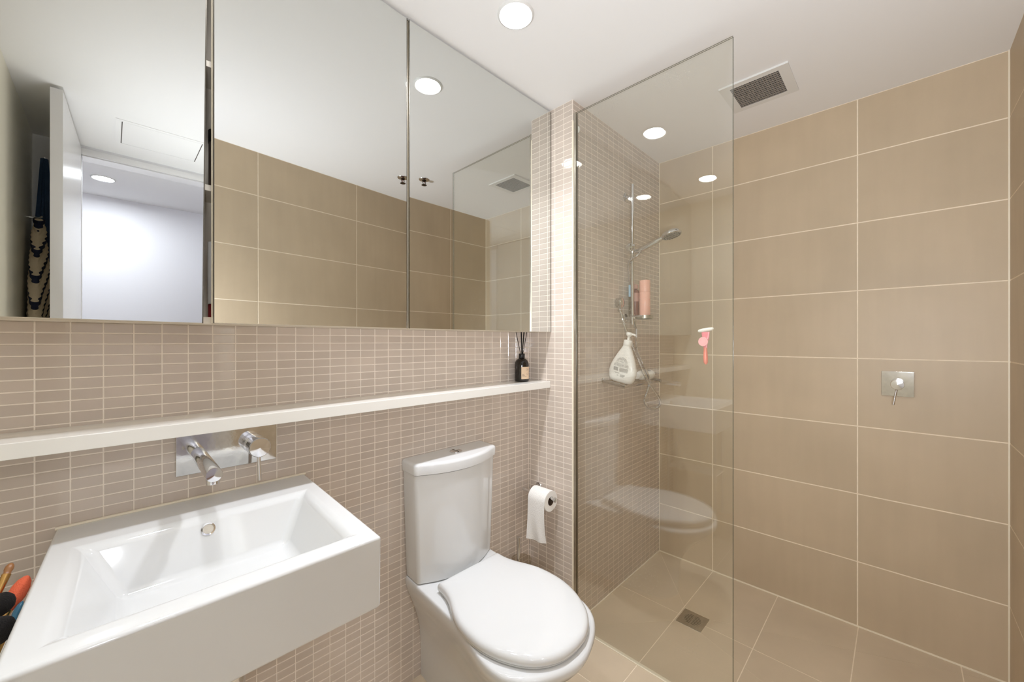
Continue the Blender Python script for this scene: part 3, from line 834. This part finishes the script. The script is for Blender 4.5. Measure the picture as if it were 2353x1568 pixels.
for rr_, nn in ((.012, 6), (.024, 12), (.036, 18)):
    for i in range(nn):
        a = 2 * PI * i / nn
        c_ = hc + hn * .0105 + u_ * (rr_ * math.cos(a)) + w_ * (rr_ * math.sin(a))
        lathe(bm, [(0.002, 0), (0.0015, .002)], c_, hn, 6)
o = obj('nozzle_field', bm, M['dark'], fc); o['kind'] = 'stuff'

t = empty('shower_hose', 'looping ribbed chrome shower hose hanging from wall outlet to handset', 'hose', None, (0, 0, 0))
bm = bm_new(); lathe(bm, [(0.025, 0), (0.0255, .003), (0.0255, .022), (0.023, .030), (0.012, .034), (0.0, .034)], (1.836, YS - .0003, 1.473), (0, -1, 0), 32, False); el = obj('wall_elbow', bm, M['dull_chrome'], t, 40)
bm = bm_new(); tube(bm, [(1.822, 1.016, 1.460), (1.800, 1.005, 1.4454), (1.788, 1.0, 1.428)], .0095, 14); obj('hose_nut', bm, M['dull_chrome'], el, 40)
hp = [(1.790, 1.0, 1.436), (1.7829, 0.99, 1.4231), (1.7796, 0.975, 1.3749), (1.801, 0.965, 1.3171), (1.8215, 0.95, 1.2586), (1.8317, 0.92, 1.1815), (1.8508, 0.9, 1.1125), (1.9025, 0.893, 1.0548), (1.9759, 0.89, 0.9976), (2.0204, 0.893, 0.956), (2.007, 0.897, 0.9324), (1.9471, 0.9, 0.928), (1.894, 0.905, 0.9471), (1.8757, 0.91, 0.9792), (1.8846, 0.9, 1.0175), (1.9036, 0.9, 1.0528), (1.8988, 0.9, 1.0951), (1.8718, 0.905, 1.1363), (1.8546, 0.92, 1.1802), (1.8567, 0.94, 1.23), (1.8771, 0.955, 1.2848), (1.925, 0.980, 1.335), (1.973, 1.012, 1.368), (1.990, 1.026, 1.44), (1.968, 1.0305, 1.53), (1.947, 1.0295, 1.61), (1.928, 1.024, 1.67), (1.903, 1.0, 1.700), (1.910, .974, 1.712), (1.926, .964, 1.728)]
pts = catmull(hp, 8)
# resample evenly for the ribs
acc = [0]
for i in range(1, len(pts)): acc.append(acc[-1] + (pts[i] - pts[i - 1]).length)
n = 620; res = []; k = 0
for i in range(n + 1):
    s = acc[-1] * i / n
    while k < len(acc) - 2 and acc[k + 1] < s: k += 1
    f = (s - acc[k]) / max(acc[k + 1] - acc[k], 1e-9)
    res.append(pts[k].lerp(pts[k + 1], f))
bm = bm_new(); tube(bm, res, .006, 9, True, [(.0072 if i % 2 else .0060) for i in range(n + 1)]); obj('hose', bm, M['chrome'], t, 20)

# bottles on the rail dish
t = empty('pink_bottle', 'tall pale pink cylindrical bottle standing on the rail soap dish', 'bottle', None, (1.968, .953, 1.4105))
bm = bm_new(); lathe(bm, [(0.0255, 0), (0.027, .002), (0.0272, .120), (0.0268, .121)], (0, 0, 0), (0, 0, 1), 32); obj('body', bm, M['pink'], t, 40)
bm = bm_new(); lathe(bm, [(0.0268, .1215), (0.0272, .1225), (0.0272, .180), (0.0262, .1835), (0.022, .1845), (0, .1845)], (0, 0, 0), (0, 0, 1), 32, False); obj('cap', bm, M['pink'], t, 40)
bm = bm_new()
for z, a0, l in ((.113, -105, 26), (.082, -112, 30), (.079, -108, 22), (.040, -104, 20), (.036, -100, 16)):
    P_ = [on_cyl(math.radians(a0 + l * i / 4), z, 0.0272) for i in range(5)]
    tube(bm, P_, .0005, 5)
o = obj('lettering', bm, M['coral'], t); o['kind'] = 'stuff'
t = empty('brown_bottle', 'brown shampoo bottle behind the pink bottle on the rail dish', 'bottle', None, (1.958, 1.002, 1.4105))
bm = bm_new(); lathe(bm, [(0.018, 0), (0.0195, .002), (0.0195, .125), (0.017, .134), (0.010, .138), (0.010, .142)], (0, 0, 0), (0, 0, 1), 24); obj('body', bm, M['brown'], t, 40)
bm = bm_new(); lathe(bm, [(0.014, .1425), (0.014, .164), (0.012, .166), (0, .166)], (0, 0, 0), (0, 0, 1), 24, False); obj('cap', bm, M['pale_brown'], t, 40)
bm = bm_new(); lathe(bm, [(0.0199, .075), (0.0199, .12)], (0, 0, 0), (0, 0, 1), 24, False); obj('label', bm, M['pale_brown'], t, 40)
t = empty('blue_capped_bottle', 'slim clear bottle with pale blue cap, mostly hidden behind the rail', 'bottle', None, (1.9385, 1.0205, 1.4105))
cyl('body', (0, 0, 0), (0, 0, .100), .0092, M['clear'], t, 18, .002); cyl('cap', (0, 0, .1005), (0, 0, .163), .0088, M['blue'], t, 18, .002)

# wire basket
t = empty('shower_basket', 'slim chrome corner basket shelf low on the shower wall', 'basket', None, (0, 0, 0))
BX0, BX1, BY0, BZ = 1.697, 2.087, 0.918, 1.060
def bz(y): return BZ - .001 + .023 * (y - BY0) / (YS - BY0)      # it sags towards the front
for x in (BX0, BX1):
    bm = bm_new(); tube(bm, [(x, YS - .0005, bz(YS)), (x, BY0, bz(BY0))], .0085, 14); obj('end_bar', bm, M['dull_chrome'], t, 40)
    bm = bm_new(); lathe(bm, [(0.013, 0), (0.013, .005), (0.010, .007)], (x, YS - .0003, bz(YS)), (0, -1, 0), 20); obj('wall_foot', bm, M['dull_chrome'], t, 40)
for y in (BY0 + .004, BY0 + .032, BY0 + .060, BY0 + .088, BY0 + .112):
    bm = bm_new(); tube(bm, [(BX0, y, bz(y) - .002), (BX1, y, bz(y) - .002)], .0028, 8); obj('wire', bm, M['dull_chrome'], t, 40)

# white pump bottle
pb = empty('pump_bottle', 'big white teardrop pump bottle leaning in the shower basket, small print on it', 'bottle', None, (1.752, 0.972, BZ + .0165))
pb.rotation_euler = (math.radians(11), 0, 0); pb.scale = (1.1, 1.14, 1.04)
prof = [(0.0, .044), (.004, .051), (.02, .0585), (.045, .0625), (.07, .0595), (.095, .0515), (.12, .041), (.142, .0305), (.16, .0215), (.170, .0165), (.176, .0150)]
def bottle_rings(pf, dep, n=28, e=2.6):
    out = []
    for z, w in pf:
        dd = dep * min(1.0, .45 + .55 * w / .06) if w > .02 else w
        if z < .003: dd *= .86
        ring = []
        for i in range(n):
            a = 2 * PI * i / n
            c, s = math.cos(a), math.sin(a)
            ring.append((dd * math.copysign(abs(c) ** (2 / e), c), w * math.copysign(abs(s) ** (2 / e), s), z))
        out.append(ring)
    return out
bm = bm_new(); loft(bm, bottle_rings(prof, .026)); body = obj('body', bm, M['white_plastic'], pb, 50)
bm = bm_new(); lathe(bm, [(0.0175, .1735), (0.018, .175), (0.018, .196), (0.016, .199), (0.007, .201)], (0, 0, 0), (0, 0, 1), 24); obj('collar', bm, M['white_plastic'], pb, 40)
bm = bm_new(); lathe(bm, [(0.0055, .200), (0.0055, .222)], (0, 0, 0), (0, 0, 1), 14); lathe(bm, [(0.007, .216), (0.0125, .222), (0.0130, .232), (0.010, .236), (0, .2365)], (0, 0, 0), (0, 0, 1), 20, False)
tube(bm, [(0, 0, .229), (0, -.020, .229), (0, -.030, .226)], .0045, 10); obj('pump', bm, M['white_plastic'], pb, 40)
# back label print: lines and barcode on the flat face (-x side)
def face_x(z, y): 
    w = 0.0625
    for i in range(len(prof) - 1):
        if prof[i][0] <= z <= prof[i + 1][0]:
            f = (z - prof[i][0]) / (prof[i + 1][0] - prof[i][0]); w = prof[i][1] + (prof[i + 1][1] - prof[i][1]) * f
    dd = .026 * min(1, .45 + .55 * w / .06)
    return -dd * max(0.0, 1 - (abs(y) / w) ** 2.6) ** (1 / 2.6) - .0004
bm = bm_new()
def print_line(y0, y1, z, th):
    k = max(2, int((y1 - y0) / .006))
    P_ = [(face_x(z, y0 + (y1 - y0) * i / k), y0 + (y1 - y0) * i / k, z) for i in range(k + 1)]
    tube(bm, P_, th, 4)
# +y is to the left in the picture
z = .118; rnd = random.Random(3)
for z, hw in ((.118, .006), (.114, .014), (.1115, .017), (.109, .019), (.1065, .022), (.1035, .024), (.099, .026), (.095, .027), (.089, .030), (.0845, .033), (.0815, .034), (.0785, .034), (.075, .034)):
    y = -hw
    while y < hw - .004:
        l = rnd.uniform(.006, .02); print_line(y, min(y + l, hw), z, .00055); y += l + rnd.uniform(.0012, .004)
for i in range(7): print_line(-.034, .004, .0685 - i * .0028, .00055)
for i in range(9):
    y = .012 + i * .0024
    tube(bm, [(face_x(.069, y), y, .069), (face_x(.052, y), y, .052)], .0005 if i % 3 else .0009, 4)
for z, a, b in ((.044, -.002, .024), (.041, .002, .02), (.038, -.026, -.004), (.0355, -.026, -.004), (.033, -.024, -.004), (.0305, -.022, -.004), (.028, -.02, -.004), (.031, .004, .011), (.0335, .004, .011)): print_line(a, b, z, .00055)
o = obj('small_print', bm, M['ink_light'], body); o['kind'] = 'stuff'

t = empty('lying_bottle', 'white flattened bottle lying on its side at the right end of the basket', 'bottle', None, (1.985, 0.965, BZ + .0355))
def lying(xs):
    out = []
    for x, r in xs:
        out.append([(x, r * 1.15 * math.cos(2 * PI * i / 24), r * math.sin(2 * PI * i / 24)) for i in range(24)])
    return out
bm = bm_new(); loft(bm, lying([(.090, .004), (.088, .013), (.080, .021), (.066, .0255), (.04, .0258), (-.03, .0252), (-.045, .022), (-.052, .014)])); bd = obj('body', bm, M['white_plastic'], t, 50)
bm = bm_new(); loft(bm, lying([(-.0525, .013), (-.053, .0155), (-.085, .0165), (-.087, .015)])); obj('cap', bm, M['white_plastic'], t, 50)
bm = bm_new()
for i in range(4): box(bm, (-.02 + i * .002, -.022 + i * .008, .0245 - abs(i - 1.5) * .0012), (.035, -.0195 + i * .008, .0262 - abs(i - 1.5) * .0012))
obj('printed_lines', bm, M['ink_light'], bd)
t = empty('small_jar', 'small brown-capped clear jar between the two white bottles in the basket', 'jar', None, (1.868, .990, BZ + .0135))
cyl('body', (0, 0, 0), (0, 0, .044), .017, M['clear'], t, 20, .002); cyl('cap', (0, 0, .0445), (0, 0, .078), .0165, M['brown'], t, 20, .002)

# razor on suction holder, stuck to the glass
GXF = GX1 + .0003
t = empty('razor_holder', 'pink rosette suction holder stuck on the shower glass', 'holder', None, (GXF, .493, 1.274))
bm = bm_new(); lathe(bm, [(0.0, 0), (0.016, 0.0), (0.0165, .002), (0.014, .005), (0.010, .006)], (0, 0, 0), (1, 0, 0), 28, False); obj('suction_cup', bm, M['pale_rose'], t, 40)
bm = bm_new()
for r_, x_ in ((.0130, .0012), (.0095, .0010)):
    pts_ = [(-.0002 - x_ * 0, r_ * math.cos(2 * PI * i / 24), r_ * math.sin(2 * PI * i / 24)) for i in range(25)]
    tube(bm, pts_, .0002, 5)
obj('rosette_ring', bm, M['rose'], t, 40)
bm = bm_new(); box(bm, (.0055, -.009, -.004), (.010, .009, .004), .001); obj('hook', bm, M['rose'], t, 40)
t = empty('pink_razor', 'pink and coral razor with a white head hanging on the glass', 'razor', None, (GXF + .016, .4895, 1.262))
bm = bm_new(); ctr = [(0, .0, .046), (0, .0, .040), (0, .0, .025), (0, .0005, .008), (0, .001, -.012)]
loft(bm, [[(x_ + .003 * math.cos(2 * PI * i / 16), y_ + w_ * math.sin(2 * PI * i / 16), z_) for i in range(16)] for (x_, y_, z_), w_ in zip(ctr, (.014, .0135, .0115, .0075, .006))]); obj('neck', bm, M['rose'], t, 40)
bm = bm_new(); tube(bm, [(0, .001, -.010), (0, .0005, -.02), (0, .0, -.045), (0, -.0005, -.062), (0, -.001, -.069)], .006, 14, True, [.0058, .0062, .0075, .007, .003]); obj('grip', bm, M['coral'], t, 50)
bm = bm_new(); loft(bm, [[(.006 * s_ * math.cos(2 * PI * i / 18), y_, .0535 - y_ * .16 + .0068 * s_ * math.sin(2 * PI * i / 18)) for i in range(18)] for y_, s_ in ((-.027, .15), (-.0255, .5), (-.022, .8), (-.01, 1), (.01, 1), (.020, .9), (.0245, .6), (.026, .2))]); obj('razor_head', bm, M['white_plastic'], t, 50)

# shower mixer on the far wall
t = empty('shower_mixer', 'square chrome shower mixer with lever on the large-tile far wall', 'tap', None, (XR, 0.004, 1.094))
bm = bm_new(); box(bm, (-.0075, -.050, -.0525), (-.0003, .050, .0525), .001, 2); weighted(obj('wall_plate', bm, M['dull_chrome'], t, 50))
bm = bm_new(); lathe(bm, [(0.0215, 0), (0.0215, .014), (0.0205, .0145), (0.0205, .017), (0.0215, .0175), (0.0215, .038), (0.020, .040), (0.0, .041)], (-.0076, 0, .0), (-1, 0, 0), 36, False); kn = obj('control_knob', bm, M['chrome'], t, 30)
bm = bm_new(); tube(bm, [(-.034, .002, -.018), (-.058, .012, -.084)], .0038, 14); obj('lever', bm, M['chrome'], kn, 40)

# ------------------------------------------------------------------ door, towels (seen in the mirror)
d = empty('door_leaf', 'open white door leaf standing into the room, seen in the left mirror', 'door', None, (0, 0, 0))
d.location = (-.113, YE + .012, 0); d.rotation_euler = (0, 0, math.radians(2.4))
abox('panel', (-.037, .002, 0.008), (0, .672, 2.343), M['door'], d, .0015)
bm = bm_new(); lathe(bm, [(0.025, 0), (0.025, .007), (0.008, .008), (0.008, .045)], (.0002, .61, 1.0), (1, 0, 0), 24); tube(bm, [(.043, .61, 1.0), (.045, .58, 1.0), (.045, .49, 1.0)], .008, 14); obj('handle', bm, M['steel'], d, 40)
t = empty('navy_robe', 'plain navy robe hanging in the corner behind the open door, seen in the left mirror', 'robe', None, (0, 0, 0))
bm = bm_new()
rings = []
for i in range(15):
    q = i / 14
    z = 2.22 - 1.3 * q
    wy = .012 + .024 * min(1, q * 4); wx = .012 + .022 * min(1, q * 3)
    rings.append([(-.240 + wx * math.cos(2 * PI * k / 40) * (1 + .2 * math.sin(k * 1.9 + q)), YE + .058 + wy * math.sin(2 * PI * k / 40) * (1 + .1 * math.sin(k * 2.3)), z) for k in range(40)])
loft(bm, rings); obj('cloth', bm, M['navy'], t, 60)
bm = bm_new(); tube(bm, [(-.240, YE + .001, 2.20), (-.240, YE + .058, 2.20), (-.240, YE + .058, 2.228)], .004, 8); obj('hook', bm, M['chrome'], t, 40)

mt = mat('chunky cream and navy knit', (222, 204, 176), 0.95, bump=(400, .3))
nt = mt.node_tree; b_ = nt.nodes['Principled BSDF']
tc = nt.nodes.new('ShaderNodeTexCoord'); sep = nt.nodes.new('ShaderNodeSeparateXYZ'); nt.links.new(tc.outputs['Object'], sep.inputs[0])
def mth(op, a, b=None):
    n_ = nt.nodes.new('ShaderNodeMath'); n_.operation = op
    for i, x in enumerate((a, b)):
        if x is None: continue
        if isinstance(x, (int, float)): n_.inputs[i].default_value = x
        else: nt.links.new(x, n_.inputs[i])
    return n_.outputs[0]
w1 = mth('SINE', mth('ADD', mth('MULTIPLY', sep.outputs['Y'], 130), mth('MULTIPLY', sep.outputs['Z'], 90)))
w2 = mth('SINE', mth('MULTIPLY', sep.outputs['Z'], 250))
msk = mth('GREATER_THAN', mth('ADD', w1, mth('MULTIPLY', w2, .4)), .4)
mxn = nt.nodes.new('ShaderNodeMix'); mxn.data_type = 'RGBA'
mxn.inputs[6].default_value = lin((226, 208, 180)); mxn.inputs[7].default_value = lin((40, 46, 72))
nt.links.new(msk, mxn.inputs[0]); nt.links.new(mxn.outputs[2], b_.inputs['Base Color'])
t = empty('knitted_towel', 'chunky cream and navy striped towel hanging on the left wall behind the door', 'towel', None, (-.243, -.66, 1.87))
bm = bm_new(); NU, NV = 120, 190; rings = []
for i in range(NV + 1):
    q = i / NV
    z = -.80 * q
    ry = .018 + .152 * q ** .85; rx = .014 + .016 * min(1, q * 2.5); oy = .100 * q
    ring = []
    for k in range(NU):
        a = 2 * PI * k / NU
        y = oy + ry * math.sin(a); x = rx * math.cos(a) * (1 + .18 * math.sin(3 * a + 5 * q))
        st = (y * 130 + z * 90)
        b = .0075 * abs(math.sin(st / 2 + .6)) * (.55 + .45 * abs(math.sin(z * 125)))
        ring.append((x + b * math.cos(a), y + b * math.sin(a), z))
    rings.append(ring)
loft(bm, rings); obj('cloth', bm, mt, t, 80)
bm = bm_new(); tube(bm, [(XL + .243 + .0005, 0, .006), (.0, 0, .006), (.010, 0, .016)], .004, 8); obj('hook', bm, M['chrome'], t, 40)

# ------------------------------------------------------------------ trolley with make-up brushes at the left of the basin
t = empty('side_trolley', 'narrow white trolley in the gap left of the basin', 'trolley', None, (0, 0, 0))
TX0, TX1, TY0, TY1, TZ = XL + .004, -.112, .93, 1.285, .700
abox('top_tray', (TX0, TY0, TZ - .012), (TX1, TY1, TZ), M['white_plastic'], t, .004)
abox('lower_tray', (TX0, TY0, .30), (TX1, TY1, .312), M['white_plastic'], t, .004)
for x in (TX0 + .008, TX1 - .008):
    for y in (TY0 + .008, TY1 - .008): cyl('leg', (x, y, .0005), (x, y, TZ - .0125), .006, M['white_metal'], t, 10)
cx, cy = -.162, 1.035
t = empty('brush_cup', 'black cup holding make-up brushes left of the basin', 'cup', None, (cx, cy, TZ + .0005))
bm = bm_new(); lathe(bm, [(0.030, 0), (0.034, .002), (0.037, .045), (0.035, .045), (0.032, .006), (0, .006)], (0, 0, 0), (0, 0, 1), 28, False); obj('cup', bm, M['black'], t, 40)
def brush(b0, b1, r, lb, hm, lm, label):
    """handle starts at b0 in the cup, bristles of length lb end at b1"""
    b0, b1 = Vector(b0), Vector(b1)
    ax = (b1 - b0).normalized(); L_ = (b1 - b0).length
    e = empty('makeup_brush', label, 'make-up brush', 'make-up brushes in the black cup', b0)
    f0 = L_ - lb
    bm = bm_new(); tube(bm, [ax * 0, ax * (f0 * .5), ax * (f0 * .72)], .004, 10, True, [.002, .0042, .0034]); obj('handle', bm, lm, e, 40)
    bm = bm_new(); tube(bm, [ax * (f0 * .72), ax * f0], .005, 12, True, [.0036, .0062]); obj('ferrule', bm, M['gold'], e, 40)
    pr = [(0, .006), (.18, r * .78), (.42, r), (.66, r * .96), (.85, r * .72), (.96, r * .36), (1.0, r * .1)]
    bm = bm_new(); tube(bm, [ax * (f0 + lb * q) for q, _ in pr], r, 18, True, [w for _, w in pr]); obj('bristles', bm, hm, e, 60)
brush((-.172, 1.012, .712), (-.1075, 1.150, .842), .0125, .058, M['bristle_orange'], M['tan'], 'make-up brush with a coral head leaning towards the basin')
brush((-.160, 1.020, .712), (-.123, 1.062, .858), .0165, .036, M['bristle_black'], M['black'], 'make-up brush with a round black head beside the coral one')
brush((-.156, 1.026, .712), (-.1165, .992, .846), .0185, .044, M['bristle_black'], M['black'], 'large black powder brush, lowest and nearest of the brushes')
brush((-.176, 1.040, .712), (-.128, 1.17, .866), .006, .02, M['tan'], M['teal'], 'slim make-up brush with brown bristles behind the coral one')
brush((-.150, 1.046, .712), (-.109, 1.108, .815), .0055, .03, M['teal'], M['gold'], 'short teal tipped brush leaning on the basin side')
